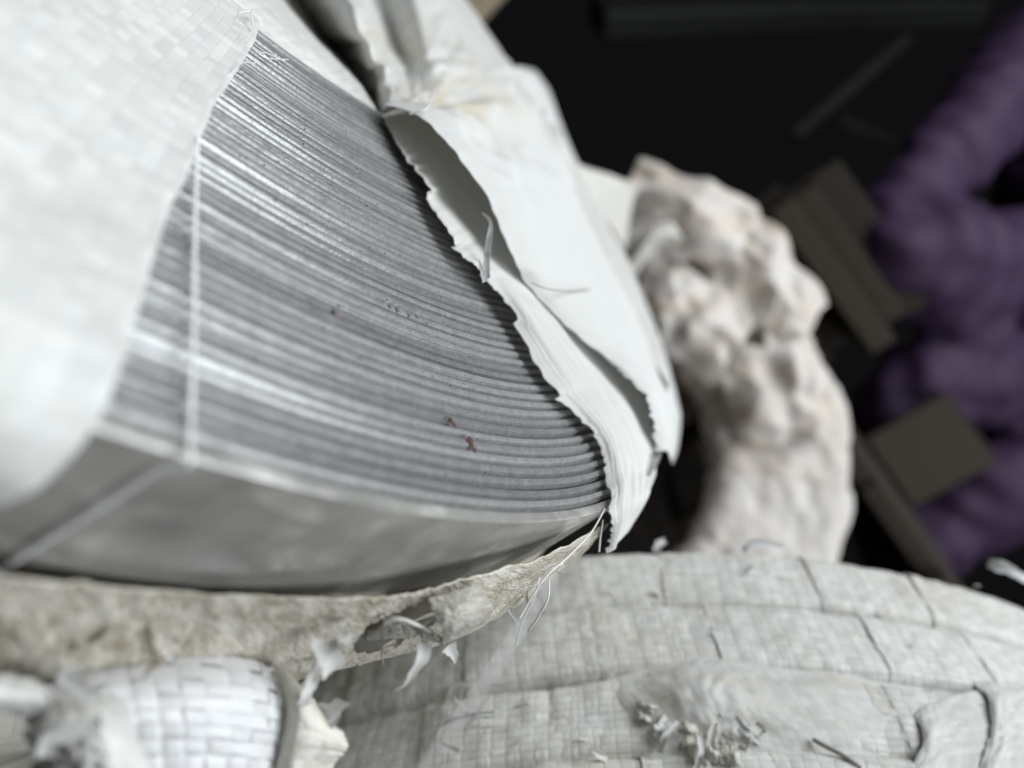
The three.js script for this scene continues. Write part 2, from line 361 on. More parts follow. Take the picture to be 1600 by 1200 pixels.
// coils standing on edge, side by side, at the lower right
const WAX = V3(0.341, 0, -0.94).normalize();
const RIM_N = UP.clone().multiplyScalar(0.8526).addScaledVector(BACK, 0.5225).normalize();
const WHEEL_R = 358, WHEEL_TOP = at(1085, 853, 330), WHEEL_C = WHEEL_TOP.clone().addScaledVector(RIM_N, -WHEEL_R - 1.5);
function onRim(u, v, off) {   // where a line of sight meets the standing coils' rims, off mm proud of them
  const d = ray(u, v), e = EYE.clone().sub(WHEEL_C), r = WHEEL_R + off;
  const dp = d.clone().addScaledVector(WAX, -d.dot(WAX)), ep = e.clone().addScaledVector(WAX, -e.dot(WAX));
  const A = dp.lengthSq(), B = 2 * dp.dot(ep), C = ep.lengthSq() - r * r, q = Math.max(0, B * B - 4 * A * C);
  return EYE.clone().addScaledVector(d, (-B - Math.sqrt(q)) / (2 * A));
}
{
  const lab = ['wrapped coil standing on edge, farthest of the row at the lower right', 'wrapped coil standing on edge, second from the back of the row', 'wrapped coil standing on edge with a crumpled torn knot on its rim', 'wrapped coil standing on edge, nearest of the row at the bottom edge'];
  let back = 0;
  for (let k = 0; k < 4; k++) {
    const h = [29, 30, 29, 32][k]; back += h + 1.5;
    const c = WHEEL_C.clone().addScaledVector(WAX, -back).addScaledVector(RIM_N, [0, 1.2, -0.6, 0.8][k]);
    const g = wrappedCoil('standing_coil', { rout: WHEEL_R, rin: 205, h, bands: [40, 46, 38, 48][k], amp: [1.2, 1.2, 1.3, 1.3][k], seed: 40 + k, na: 34, np: 170, corner: 4, rag: 0.5, lift: 0.8, flip: true, fine: 0.32, mottle: 0.09, tint: [0.78, 0.72, 0.6, 0.5] }, M.wrapRim);
    placeAxis(g, c, WAX); g.rotateY(0.3 * k); g.updateMatrixWorld(true);
    const inv = new THREE.Matrix4().copy(g.matrixWorld).invert();
    for (let j = 0; j < 9; j++) {     // frays standing off the seams and edges
      const p = onRim(rr(880, 1600), [rr(885, 935), rr(948, 1040), rr(1056, 1135), rr(1150, 1200)][k], 0.4), l = rr(1.5, 5);
      const q = p.clone().addScaledVector(RIM_N, rr(0.3, 1.0)).addScaledVector(RIGHT, rr(-l, l)).addScaledVector(UP, rr(-l, l) * 0.8), q2 = q.clone().addScaledVector(RIGHT, rr(-l, l)).addScaledVector(UP, rr(-l, l) * 0.8).addScaledVector(RIM_N, rr(-0.8, 1));
      const fg = ribbon([p, q, q2], rr(0.5, 2.6), { taper: 0.3, twist: rr(-1, 1), n: 8, face: RIM_N }); fg.scale(0.001, 0.001, 0.001); fg.translate(0, H0, 0); fg.applyMatrix4(inv);
      const fm = new THREE.Mesh(fg, M.wrapCream); fm.name = 'frayed_fibre'; g.add(fm);
    }
    shade(g);
    tag(g, lab[k], 'wrapped coil', 'coils standing on edge');
  }
}
// the blurred coil leaning behind
{
  const axis = BACK.clone().addScaledVector(RIGHT, 0.05).addScaledVector(UP, 0.22).normalize();
  const c = at(892, 712, 1010);
  const g = wrappedCoil('leaning_coil', { rout: 350, rin: 184, h: 52, bands: 22, amp: 9, nf: 0.5, coh: 0.45, crease: 0.32, seed: 77, na: 16, np: 100, corner: 18, rag: 4, lift: 7, tint: [0.84, 0.72, 0.62, 0.8] }, M.wrapPink);
  placeAxis(g, c, axis);
  tag(g, 'crumpled cream wrapped coil leaning upright behind the bare coil', 'wrapped coil');
}

// ---------------------------------------------------------------- loose wrapping on the bare coil
// near sheet on the left, still wound over the coil and down its rim
{
  const edge = (q) => {   // where the cut edge runs: angle for a place along the section (mm from the inner rim)
    const pts = [[-60, 21], [-20, 17], [0, 15.2], [40, 11], [62, 9], [75, 8.3], [100, 6.9], [130, 5.7], [145, 5.35], [152, 5.15], [157, 4.9], [160, 4.6], [162, 3.8], [164, 2]];
    for (let i = 1; i < pts.length; i++) if (q <= pts[i][0]) return lerp(pts[i - 1][1], pts[i][1], (q - pts[i - 1][0]) / (pts[i][0] - pts[i - 1][0]));
    return 4.2;
  };
  const lo = -48, hi = 163;
  const fn = (s, t) => {
    const q = lerp(lo, hi, t), a = lerp(edge(q) + 0.1 * nz(q / 11, 2) + 0.02 * nz(q / 2, 8), -46, Math.pow(s, 1.35)) * D2R;
    let r, y; const top = 3.2, c = 7;
    if (q < -c) { r = 199; y = top - c - (-c - q); } else if (q < 0) { const w = (q + c) / c * Math.PI / 2; r = 199 + c * (1 - Math.cos(w)); y = top - c + c * Math.sin(w); }
    else { const w = clamp((q - 138) / 14, 0, 1.35); r = 206 + Math.min(q, 138) + 16 * Math.sin(w); y = top - 13 * (1 - Math.cos(w)); const e = Math.max(0, q - 138 - 14 * 1.35); r += e * 0.1; y -= e; }
    const lift = 0.9 * fbm(q / 38, a * 9) + 0.3 * nz(q / 9, a * 40) + 0.6 * sst(1 - s, 0.9, 1);
    if (q < 0) r -= lift; else if (q < 154) y += lift; else r += lift;
    return V3(Math.sin(a) * r, y, Math.cos(a) * r);
  };
  const g = sheet(fn, 120, 190, { thick: 0.4, u0: 0.01, tint: (s, t, p) => { const d = 0.06 * clamp(fbm(p.x / 30, p.z / 30) + 0.3, 0, 1); return [1 - d, 1 - d, 1 - d * 1.2]; } });
  const parts = [];
  const fray = [[[352, 131, 2.6], [365, 108, 4], [383, 97, 4], [395, 99, 3.2], [402, 96, 2.5]], [[384, 62, 3], [400, 78, 3.4], [420, 84, 2], [445, 96, 1.2]], [[388, 58, 3], [395, 40, 5], [392, 24, 6], [396, 14, 6]], [[388, 70, 3], [410, 88, 2.5], [430, 92, 1.5], [450, 93, 1]], [[372, 20, 5], [386, 18, 6], [398, 24, 5]]];
  for (const f of fray) parts.push(['frayed_fibre', thread(f.map((q) => onY(q[0], q[1], q[2])), 0.16, 24), M.thread]);
  const o = topMesh('wrapping_sheet', g, M.wrap, parts);
  tag(o, 'large white woven sheet lying over the near left side of the bare coil', 'wrapping');
}
// white tape strung over the strip edges and down the rim
{
  const tp = [onY(309, 215, 4), onY(306, 300, 2.2), onY(304, 400, 1.6), onY(303, 500, 1.4), onY(300, 600, 1.2), onY(297, 690, 1.2), onY(294, 724, 1)];
  const rim = [];
  for (let k = 0; k < 6; k++) { const a = (6.95 - k * 0.16) * D2R, y = -3 - k * 6.5; rim.push(V3(Math.sin(a) * (R0 + 0.9), y, Math.cos(a) * (R0 + 0.9))); }
  const pts = [...tp, ...rim];
  const g = sheet((s, t) => {
    const p = along(pts, s), q = along(pts, Math.min(1, s + 0.01)), o = along(pts, Math.max(0, s - 0.01)), d = q.sub(o).normalize();
    const w = Math.sin(2 * Math.PI * t), z = Math.cos(2 * Math.PI * t), nrm = V3(p.x / R0 * sst(s, 0.5, 0.58), 1 - sst(s, 0.5, 0.58) * 0.8, p.z / R0 * sst(s, 0.5, 0.58)).normalize(), side = V3().crossVectors(d, nrm).normalize();
    const k = 0.42 + 0.12 * nz(s * 20, 3);
    return p.addScaledVector(side, z * k).addScaledVector(nrm, w * 0.3);
  }, 90, 10, { thick: 0.05 });
  tag(topMesh('white_tape', g, M.thread), 'thin white tape stretched across the strip edges and over the rim', 'tape');
}
// torn lower layer on the right: ragged edge over the strip turns
{
  const Y = (u, v, h) => onY(u, v, h);
  const rows = [
    [Y(597, 180, 1), Y(622, 172, 1), Y(660, 172, 2), Y(720, 172, 2)],
    [Y(626, 236, 3), Y(658, 222, 1.5), Y(700, 226, 1.5), Y(760, 230, 2)],
    [Y(657, 274, 4.5), Y(692, 272, 2), Y(745, 280, 2), Y(800, 290, 2)],
    [Y(688, 345, 4.5), Y(728, 338, 3), Y(790, 345, 3), Y(850, 350, 3)],
    [Y(722, 400, 5), Y(770, 388, 5), Y(825, 410, 4), Y(885, 400, 3)],
    [Y(762, 436, 5.5), Y(804, 446, 7), Y(855, 470, 5), Y(920, 460, 3)],
    [Y(800, 492, 4.5), Y(840, 506, 7.5), Y(890, 520, 5.5), Y(950, 520, 3)],
    [Y(858, 602, 3.2), Y(896, 590, 7), Y(935, 590, 6), Y(985, 580, 3)],
    [Y(905, 655, 3), Y(938, 648, 7), Y(968, 640, 6.5), Y(1010, 630, 2)],
    [Y(938, 700, 2.6), Y(962, 690, 6), Y(990, 690, 5), Y(1022, 690, 0)],
    [Y(948, 745, 2), Y(972, 735, 4.5), Y(1000, 735, 2), Y(1024, 735, -6)],
    [at(953, 798, 211), at(974, 785, 217), at(998, 775, 232), at(1016, 765, 255)],
    [at(954, 832, 216), at(968, 825, 218), at(984, 810, 232), at(1002, 795, 255)],
    [at(946, 862, 220), at(958, 858, 222), at(966, 845, 233), at(980, 830, 250)],
  ];
  const ns = 60, nt = 220, base = patchGrid(rows, ns, nt);
  const g = sheet((s, t) => {
    const p = base(s, t), jag = Math.pow(1 - s, 6);
    const st = Math.floor(t * 70), tooth = (((st * 7919) % 13) / 13 - 0.5) * (t > 0.12 ? 1 : 0.3);
    p.addScaledVector(RIGHT, jag * (2.1 * tooth * (t < 0.66 ? 1 : 0.35) + 1.2 * nz(t * 55, 3))).addScaledVector(UP, jag * 0.8 * nz(t * 90, 7));
    const ridge = sst(t, 0.33, 0.45) * sst(s, 0.02, 0.2) * (1 - 0.3 * s);
    p.y += 0.9 * ridge * nz(s * 16, t * 5, 2) + 0.35 * ridge * nz(s * 34, t * 14) + 0.4 * nz(s * 4, t * 18, 8);
    return p;
  }, ns, nt, { thick: 0.35, tint: (s, t) => { const d = t < 0.3 ? clamp(0.35 + 0.5 * fbm(s * 7, t * 20), 0, 1) * 0.5 : 0.12 * clamp(0.5 + fbm(s * 9, t * 30), 0, 1); return [1 - 0.22 * d, 1 - 0.27 * d, 1 - 0.4 * d]; } });
  const parts = [];
  parts.push(['loose_tape', ribbon([onY(760, 436, 6), onY(762, 400, 9), onY(765, 370, 13), onY(766, 345, 14), onY(752, 332, 12)], 2.4, { taper: 0.2, roll: 0.3 }), M.tape]);
  parts.push(['loose_tape', ribbon([onY(758, 440, 6), onY(752, 420, 8), onY(748, 405, 8)], 1.6, { taper: 0.2 }), M.tape]);
  parts.push(['frayed_fibre', thread([at(945, 795, 212), at(925, 830, 206), at(890, 868, 198), at(850, 905, 192), at(812, 965, 190)], 0.22), M.thread]);
  parts.push(['frayed_fibre', thread([at(942, 812, 213), at(938, 840, 215), at(936, 862, 216)], 0.25), M.thread]);
  tag(topMesh('torn_wrapping', g, M.smooth, parts), 'torn white wrapping with a ragged edge lying on the bare strip turns', 'wrapping');
}
// upper layer: a smooth band whose lip stands up off the torn layer
{
  const Y = (u, v, h) => onY(u, v, h);
  const rows = [
    [Y(600, 166, 6), Y(625, 158, 7), Y(660, 150, 5), Y(735, 120, 4), Y(800, 105, 3), Y(832, 110, -24)],
    [Y(645, 178, 13), Y(672, 170, 13), Y(715, 168, 9), Y(775, 165, 7), Y(838, 170, 3), Y(868, 172, -24)],
    [Y(702, 228, 17), Y(735, 226, 17), Y(780, 232, 13), Y(830, 255, 9), Y(884, 280, 3), Y(915, 285, -24)],
    [Y(762, 310, 16), Y(792, 310, 17), Y(830, 320, 14), Y(880, 345, 9), Y(930, 372, 3), Y(958, 375, -24)],
    [Y(800, 400, 12), Y(828, 398, 14), Y(870, 405, 13), Y(925, 430, 9), Y(974, 455, 3), Y(1000, 455, -24)],
    [Y(833, 455, 7), Y(860, 456, 10), Y(905, 470, 11), Y(960, 495, 8), Y(1006, 530, 2.5), Y(1030, 530, -24)],
    [Y(898, 524, 8), Y(922, 528, 10), Y(955, 540, 10), Y(990, 560, 8), Y(1029, 592, 2), Y(1050, 595, -24)],
    [Y(958, 570, 11), Y(975, 573, 13), Y(998, 582, 12), Y(1022, 600, 8), Y(1043, 632, 2), Y(1060, 636, -24)],
    [Y(1003, 612, 13), Y(1015, 612, 14), Y(1028, 620, 11), Y(1040, 640, 6), Y(1050, 660, 0), Y(1062, 664, -24)],
    [Y(1020, 660, 9), Y(1030, 660, 9), Y(1040, 668, 7), Y(1048, 680, 2), Y(1052, 696, -6), Y(1058, 700, -24)],
    [Y(1024, 705, 1), Y(1032, 705, 2), Y(1040, 706, 1), Y(1046, 712, -3), Y(1049, 722, -10), Y(1050, 724, -24)],
  ];
  const ns = 60, nt = 150, base = patchGrid(rows, ns, nt);
  const g = sheet((s, t) => {
    const p = base(s, t), jag = Math.pow(1 - s, 8);
    p.addScaledVector(RIGHT, jag * (0.8 * nz(t * 40, 2) + (t > 0.7 ? 1.6 * nz(t * 70, 5) : 0)));
    const bunch = (1 - sst(t, 0.12, 0.36)) * sst(s, 0.12, 0.3);
    p.y += 0.7 * fbm(s * 3, t * 7, 3) + 0.2 * nz(s * 20, t * 30) + bunch * (5 * fbm(s * 4, t * 11, 5) + 2.2 * (1 - 3 * Math.abs(nz(s * 7, t * 16, 2))));
    return p;
  }, ns, nt, { thick: 0.4, tint: (s, t) => { const h = clamp(1.2 - Math.hypot((s - 0.45) / 0.3, (t - 0.05) / 0.12), 0, 1) * clamp(0.6 + fbm(s * 9, t * 20), 0, 1); return [1 - 0.12 * h, 1 - 0.24 * h, 1 - 0.42 * h]; } });
  const parts = [['dark_hair', thread([onY(832, 442, 13.5), onY(850, 450, 13.5), onY(880, 455, 13), onY(922, 452, 11.5)], 0.22), M.darkFibre],
    ['frayed_fibre', thread([onY(640, 178, 13), onY(662, 172, 17), onY(672, 158, 18), onY(680, 140, 16)], 0.3), M.thread]];
  for (const [u, v] of [[805, 140], [842, 178], [858, 200], [868, 212]]) {
    const p = onY(u, v, 3);
    for (let j = 0; j < 3; j++) parts.push(['frayed_fibre', ribbon([p, p.clone().addScaledVector(RIGHT, rr(1, 5)).addScaledVector(UP, rr(0, 4)), p.clone().addScaledVector(RIGHT, rr(2, 8)).addScaledVector(UP, rr(-7, 4))], rr(2, 5), { taper: 0.3 }), M.tape]);
  }
  tag(topMesh('wrapping_band', g, M.smooth, parts), 'smooth pale wrapping band with a raised curling lip beside the torn edge', 'wrapping');
}
// folds of wrapping in the hole of the coil
{
  const A = [[270, -60], [345, -60], [425, -50], [505, -50], [570, -50], [640, -50], [700, -50]];
  const B = [[437, 80], [492, 72], [512, 66], [566, 62], [612, 60], [668, 56], [715, 40]];
  const Cc = [[520, 138], [556, 132], [560, 122], [596, 116], [628, 112], [680, 100], [735, 95]];
  const E = [[592, 194], [594, 186], [592, 178], [610, 168], [634, 160], [700, 150], [760, 150]];
  const hs = [[-3, -4, -30, 2, -16, 6, 2], [-3, -4, -30, 2, -16, 6, 3], [-3, -4, -24, 1, -12, 5, 4], [-3, -4, -12, 0, -6, 3, 4]];
  const rows = [A, B, Cc, E].map((r, j) => r.map((q, i) => onY(q[0], q[1], hs[j][i])));
  const base = patchGrid(rows, 90, 90);
  const g = sheet((s, t) => { const p = base(s, t); const f = sst(s, 0.2, 0.4); p.y += f * (2.6 * fbm(s * 6, t * 3, 6) + 1.8 * (1 - 3 * Math.abs(nz(s * 9, t * 4, 1)))) + 0.3 * nz(s * 20, t * 16); return p; }, 90, 90, { thick: 0.4, tint: (s, t) => { const d = s > 0.25 ? clamp(0.3 + 0.9 * fbm(s * 5, t * 6, 2), 0, 1) * 0.5 : 0.05; return [1 - 0.1 * d, 1 - 0.18 * d, 1 - 0.34 * d]; } });
  tag(topMesh('wrapping_fold', g, M.wrap), 'white wrapping folded into ridges inside the hole of the bare coil', 'wrapping');
}
// dirty wrapping under the rim, torn open in one place
{
  const top = [[-120, 868, 92], [0, 900, 100], [150, 913, 112], [300, 927, 125], [450, 932, 138], [600, 932, 152], [720, 906, 166], [850, 868, 190], [950, 816, 222]];
  const mid = [[-120, 960, 99], [0, 970, 107], [140, 985, 120], [285, 985, 134], [440, 985, 149], [600, 975, 163], [730, 945, 176], [840, 898, 197], [925, 848, 222]];
  const bot = [[-120, 1060, 112], [0, 1060, 121], [130, 1066, 134], [270, 1068, 148], [430, 1062, 166], [570, 1030, 178], [705, 996, 190], [810, 940, 205], [900, 872, 226]];
  const und = bot.map(([u, v, d]) => [u + 8, v - 4, d + 22]);
  const rows = [top, mid, bot, und].map((r) => r.map((q) => at(...q)));
  const ns = 260, nt = 54, base = patchGrid(rows, ns, nt);
  const hole = (s, t) => { const c = 0.652, x = (s - c) / 0.062, y = (t - 0.36) / 0.19; const skew = y + 0.45 * x; return x * x + skew * skew < 1 + 0.5 * nz(s * 60, t * 12); };
  const g = sheet((s, t) => {
    const p = base(s, t), e = 1 - sst(t, 0, 0.2);
    p.addScaledVector(BACK, 0.7 * fbm(s * 21, t * 6) + 0.45 * nz(s * 110, t * 22) - 0.6 * e);
    p.addScaledVector(UP, e * (0.4 * nz(s * 45, 4) + 0.35 * nz(s * 170, 9)) * sst(s, 0.3, 0.6) + 0.5 * nz(s * 33, t * 6, 4));
    return p;
  }, ns, nt, { thick: 0.45, keep: (s, t) => !hole(s, t), tint: (s, t) => {
    const n = fbm(s * 30, t * 6), f = fbm(s * 120, t * 26), grime = clamp(0.32 + 0.75 * n + 0.5 * f, 0, 1);
    return [lerp(0.82, 0.42, grime), lerp(0.78, 0.35, grime), lerp(0.69, 0.25, grime)];
  } });
  const lipTint = (s, t) => { const f = clamp(0.5 + 0.6 * fbm(s * 9, t * 9), 0, 1); return [lerp(0.72, 0.42, f), lerp(0.7, 0.38, f), lerp(0.66, 0.31, f)]; };
  const lip = patchFn([
    [at(668, 936, 160), at(690, 932, 161), at(715, 924, 163), at(745, 912, 169)],
    [at(680, 962, 157), at(702, 958, 157), at(728, 948, 160), at(758, 932, 170)],
    [at(692, 985, 158), at(712, 980, 159), at(738, 968, 164), at(768, 948, 175)],
    [at(688, 1002, 166), at(708, 998, 168), at(735, 984, 174), at(765, 962, 184)]]);
  const lipG = sheet((s, t) => { const p = lip(s, t); return p.addScaledVector(BACK, 0.5 * nz(s * 6, t * 8)).addScaledVector(RIGHT, (1 - s) * 0.6 * nz(t * 22, 1)); }, 24, 40, { thick: 0.4, tint: lipTint });
  const low = patchFn([[at(575, 988, 165), at(610, 975, 163), at(640, 970, 164), at(672, 985, 162), at(692, 1000, 165)], [at(570, 1000, 165), at(610, 996, 166), at(650, 995, 167), at(680, 1000, 168), at(695, 1008, 170)]]);
  const lowG = sheet((s, t) => { const p = low(s, t); return p.addScaledVector(UP, (1 - t) * 1.6 * nz(s * 18, 3)); }, 40, 10, { thick: 0.35, tint: lipTint });
  const flaps = [];
  for (let k = 0; k < 22; k++) {
    const x = rr(0.08, 0.95), y = rr(0.25, 0.66), p = base(Math.round(x * ns) / ns, y).addScaledVector(BACK, 0.6), l = rr(2, 7);
    const q = p.clone().addScaledVector(RIGHT, rr(-l, l)).addScaledVector(UP, rr(-l, 0.3 * l)).addScaledVector(BACK, rr(0.5, 2.5));
    const q2 = q.clone().addScaledVector(RIGHT, rr(-l, l)).addScaledVector(UP, rr(-l, 0)).addScaledVector(BACK, rr(-1, 1.5));
    flaps.push(['ragged_flap', ribbon([p, q, q2], rr(0.8, 3.2), { taper: 0.35, twist: rr(-0.8, 0.8), roll: rr(-0.5, 0.5), n: 10 }), M.shard]);
  }
  tag(topMesh('dirty_wrapping', g, M.dirty, [...flaps, ['torn_lip', lipG, M.dirty], ['torn_lip', lowG, M.dirty]]), 'brown stained wrapping below the steel rim, torn open at one spot', 'wrapping');
}

// ---------------------------------------------------------------- woven scrap at the lower left: real tapes, over and under
{
  const rows = [
    [at(40, 1085, 125), at(110, 1050, 130), at(200, 1022, 136), at(300, 1018, 143), at(390, 1030, 150), at(432, 1050, 157)],
    [at(50, 1130, 121), at(120, 1090, 124), at(210, 1070, 130), at(310, 1068, 136), at(405, 1080, 144), at(448, 1098, 152)],
    [at(60, 1170, 120), at(130, 1135, 123), at(220, 1120, 127), at(315, 1120, 133), at(405, 1130, 142), at(446, 1140, 151)],
    [at(50, 1215, 122), at(140, 1190, 123), at(225, 1175, 127), at(315, 1172, 133), at(398, 1178, 141), at(434, 1185, 152)],
    [at(40, 1290, 125), at(130, 1260, 125), at(220, 1245, 128), at(310, 1240, 134), at(390, 1240, 142), at(425, 1245, 151)],
  ];
  const NU = 13, NV = 9, tabU = 192, base = patchGrid(rows, tabU, 10);
  const S = (s, t) => base(clamp(s, 0, 1), clamp(t, 0, 1));
  const normal = (s, t) => V3().crossVectors(S(Math.min(1, s + 0.02), t).sub(S(Math.max(0, s - 0.02), t)), S(s, Math.min(1, t + 0.02)).sub(S(s, Math.max(0, t - 0.02)))).normalize().multiplyScalar(-1);
  const parts = [], tapeTones = [0.86, 0.8, 0.76, 0.83].map((v) => { const m = M.tape.clone(); m.color.setRGB(v * 0.98, v * 0.985, v); return m; });
  const sgn = normal(0.5, 0.5).dot(BACK) > 0 ? 1 : -1;
  for (let d = 0; d < 2; d++) for (let k = 0; k < (d ? NV : NU); k++) {
    const n = d ? NU * 6 : NV * 6, cross = d ? NU : NV, c = (k + 0.5) / (d ? NV : NU), wob = rr(-0.08, 0.08), wid = rr(0.92, 1.02), tilt = rr(-0.12, 0.12);
    const e0 = rr(-0.02, 0.012), e1 = d ? 1 : 1;
    const g = sheet((s, t) => {
      const run = lerp(e0 < 0 ? 0 : e0, e1, s), lat = c + ((t - 0.5) * wid + wob * nz(run * 5, k)) / (d ? NV : NU);
      const a = d ? run : lat, b = d ? lat : run, p = S(a, b), nn = normal(a, b).multiplyScalar(sgn);
      const ph = run * cross, over = Math.sin(Math.PI * (ph - 0.0)) * ((k + d) % 2 ? 1 : -1);
      const crown = 0.12 * (1 - 4 * (t - 0.5) * (t - 0.5));
      return p.addScaledVector(nn, 0.26 * clamp(over * 1.8, -1, 1) + crown * 0.5 + (2 * tilt + 0.8 * nz(Math.floor(run * cross) * 1.7, k * 2.3, d)) * (t - 0.5) + 0.12 * nz(run * 9, k, d * 4));
    }, n, 4, { thick: 0.1, u0: rnd() });
    parts.push([d ? 'cross_tape' : 'long_tape', g, tapeTones[(k * 7 + d * 3) % 4]]);
  }
  // folded-over right edge
  const fold = patchFn([[at(428, 1046, 154), at(448, 1052, 151), at(470, 1078, 154), at(482, 1090, 158)], [at(446, 1092, 150), at(470, 1096, 147), at(500, 1120, 151), at(515, 1128, 156)], [at(444, 1140, 149), at(470, 1140, 146), at(512, 1152, 151), at(541, 1162, 157)], [at(432, 1185, 150), at(455, 1190, 147), at(490, 1192, 151), at(522, 1190, 157)], [at(425, 1245, 150), at(450, 1250, 148), at(470, 1250, 152), at(490, 1240, 157)]]);
  const foldG = sheet((s, t) => fold(s, t).addScaledVector(BACK, 0.4 * fbm(s * 5, t * 7)).addScaledVector(RIGHT, Math.pow(s, 5) * 0.7 * nz(t * 30, 2)), 40, 60, { thick: 0.4, tint: (s, t) => { const d = 0.3 * clamp(0.3 + fbm(s * 6, t * 8), 0, 1); return [1, 1 - 0.08 * d, 1 - 0.3 * d]; } });
  parts.push(['folded_edge', foldG, M.wrapCream]);
  parts.push(['torn_shard', ribbon([at(478, 1118, 157), at(505, 1112, 154), at(528, 1103, 152), at(547, 1099, 151)], 5.2, { taper: 0.25, roll: 0.4 }), M.tape]);
  parts.push(['torn_shard', ribbon([at(486, 1128, 156), at(505, 1132, 153), at(520, 1125, 151), at(532, 1112, 150)], 3.8, { taper: 0.2, roll: -0.3 }), M.tape]);
  parts.push(['torn_shard', ribbon([at(470, 1085, 156), at(482, 1066, 158), at(494, 1050, 160), at(500, 1040, 162)], 2.2, { roll: 0.8 }), M.tape]);
  // crumpled part along its left edge
  const cru = patchFn([[at(40, 1105, 128), at(90, 1082, 127), at(140, 1072, 128), at(200, 1066, 133)], [at(48, 1140, 121), at(95, 1122, 118), at(150, 1118, 118), at(205, 1126, 124)], [at(56, 1175, 119), at(100, 1164, 115), at(160, 1165, 115), at(225, 1178, 121)], [at(50, 1225, 120), at(100, 1225, 116), at(170, 1225, 116), at(250, 1228, 121)]]);
  parts.push(['crumpled_edge', sheet((s, t) => cru(s, t).addScaledVector(BACK, 1.3 * fbm(s * 3, t * 3, 5) + 0.4 * (1 - 3 * Math.abs(nz(s * 6, t * 7, 2)))).addScaledVector(RIGHT, Math.pow(1 - s, 5) * 1.5 * nz(t * 24, 5)), 70, 70, { thick: 0.3 }), M.wrap]);
  for (let k = 0; k < 4; k++) {
    const u = rr(60, 190), v = rr(1085, 1200), p = at(u, v, rr(112, 118)), l = rr(3, 7);
    const q1 = p.clone().addScaledVector(RIGHT, rr(-l, l)).addScaledVector(UP, rr(-l, l) * 0.6).addScaledVector(BACK, rr(0, 1.5)), q2 = q1.clone().addScaledVector(RIGHT, rr(-l, l)).addScaledVector(UP, rr(-l, l) * 0.6);
    parts.push(['loose_tape', ribbon([p, q1, q2], rr(1.5, 3), { twist: rr(-0.5, 0.5), roll: rr(-0.3, 0.3), n: 12 }), M.smooth]);
  }
  tag(topGroup('woven_scrap', parts), 'torn scrap of white woven cloth with large tapes, at the lower left', 'cloth scrap');
}
// white roll end at the far left bottom
{
  const rows = [[at(-60, 1052, 104), at(0, 1058, 110), at(50, 1066, 116), at(82, 1080, 124)], [at(-60, 1080, 101), at(0, 1086, 106), at(48, 1092, 112), at(80, 1098, 122)], [at(-60, 1105, 106), at(0, 1112, 112), at(46, 1116, 118), at(76, 1114, 126)]];
  const base = patchFn(rows);
  tag(topMesh('wrapping_end', sheet((s, t) => base(s, t).addScaledVector(BACK, 1.0 * fbm(s * 4, t * 4) + 0.4 * nz(s * 14, t * 9)), 44, 34, { thick: 0.4 }), M.wrap), 'small white end of wrapping at the left edge beneath the stained wrapping', 'wrapping');
}

// ---------------------------------------------------------------- shreds and threads
{
  const shred = (label, pts, w, o = {}) => tag(topMesh('tape_shred', ribbon(pts.map((q) => at(...q)), w, o), M.smooth), label, 'tape shred', 'torn tape shreds');
  shred('narrow pointed white shred hanging below the torn opening', [[663, 1006, 162], [658, 1028, 160], [644, 1050, 160], [632, 1068, 161], [612, 1081, 162]], 3.4, { taper: 0.35, roll: 0.3, twist: 0.8 });
  shred('square ended pale shred sticking out left of the torn opening', [[510, 1000, 150], [508, 1020, 148], [516, 1035, 148], [520, 1048, 149]], 4.6, { roll: 0.2, twist: 0.5 });
  shred('small curled shred at the left end of the torn opening', [[545, 985, 152], [536, 992, 149], [545, 1000, 148], [558, 992, 150]], 2.8, { twist: 1.6 });
  shred('thin pale strip leaning beside the folded scrap edge', [[498, 1040, 150], [488, 1060, 148], [478, 1085, 146], [472, 1100, 146]], 2.2, { roll: 0.6 });
  shred('short blurred shred under the right of the torn opening', [[700, 1008, 176], [708, 1022, 178], [712, 1036, 180]], 3.6, { taper: 0.4, roll: 0.4 });
  shred('short white sliver hanging under the stained wrapping', [[796, 950, 196], [802, 962, 196], [810, 978, 197]], 1.6, { taper: 0.3 });
  shred('tapering shred lying on the stained wrapping by the opening', [[600, 975, 157], [622, 968, 156], [650, 976, 157], [676, 990, 160]], 1.6, { taper: 0.2, roll: 1 });
  const th = (label, pts, r, n = 50) => tag(topMesh('loose_thread', thread(pts.map((q) => at(...q)), r, n), M.thread), label, 'thread', 'loose threads');
  th('fine thread hanging under the torn ragged wrapping edge', [[858, 905, 196], [856, 935, 195], [840, 965, 196], [826, 985, 198]], 0.28);
  th('fine wavy thread drooping from the stained wrapping to the left', [[880, 880, 205], [845, 900, 200], [836, 930, 198], [815, 975, 200], [806, 1010, 204]], 0.2);
  th('long slanting blurred thread crossing the dark gap', [[655, 1215, 88], [720, 1120, 92], [790, 1015, 98], [868, 895, 106]], 0.22);
  // loose curl of threads on the shaded coils
  const curls = [];
  for (let k = 0; k < 7; k++) {
    const u = rr(740, 800), v = rr(1085, 1165), pts = [], ph = rr(0, 6), w = rr(18, 58), hh = rr(14, 42);
    for (let j = 0; j < 5; j++) pts.push(onRim(u + w * Math.cos(j * 0.8 + ph) + rr(-9, 9), v + hh * Math.sin(j * 0.8 + ph) + rr(-9, 9), rr(3, 14)));
    curls.push(k < 4 ? ['curled_thread', thread(pts, rr(0.12, 0.2)), M.thread] : ['curled_tape', ribbon(pts, rr(0.8, 2), { twist: rr(-2, 2), roll: rr(-1, 1), n: 30 }), M.smooth]);
  }
  tag(topGroup('thread_tangle', curls), 'loose tangle of curled white threads on the shaded coils at the bottom centre', 'thread tangle');
}
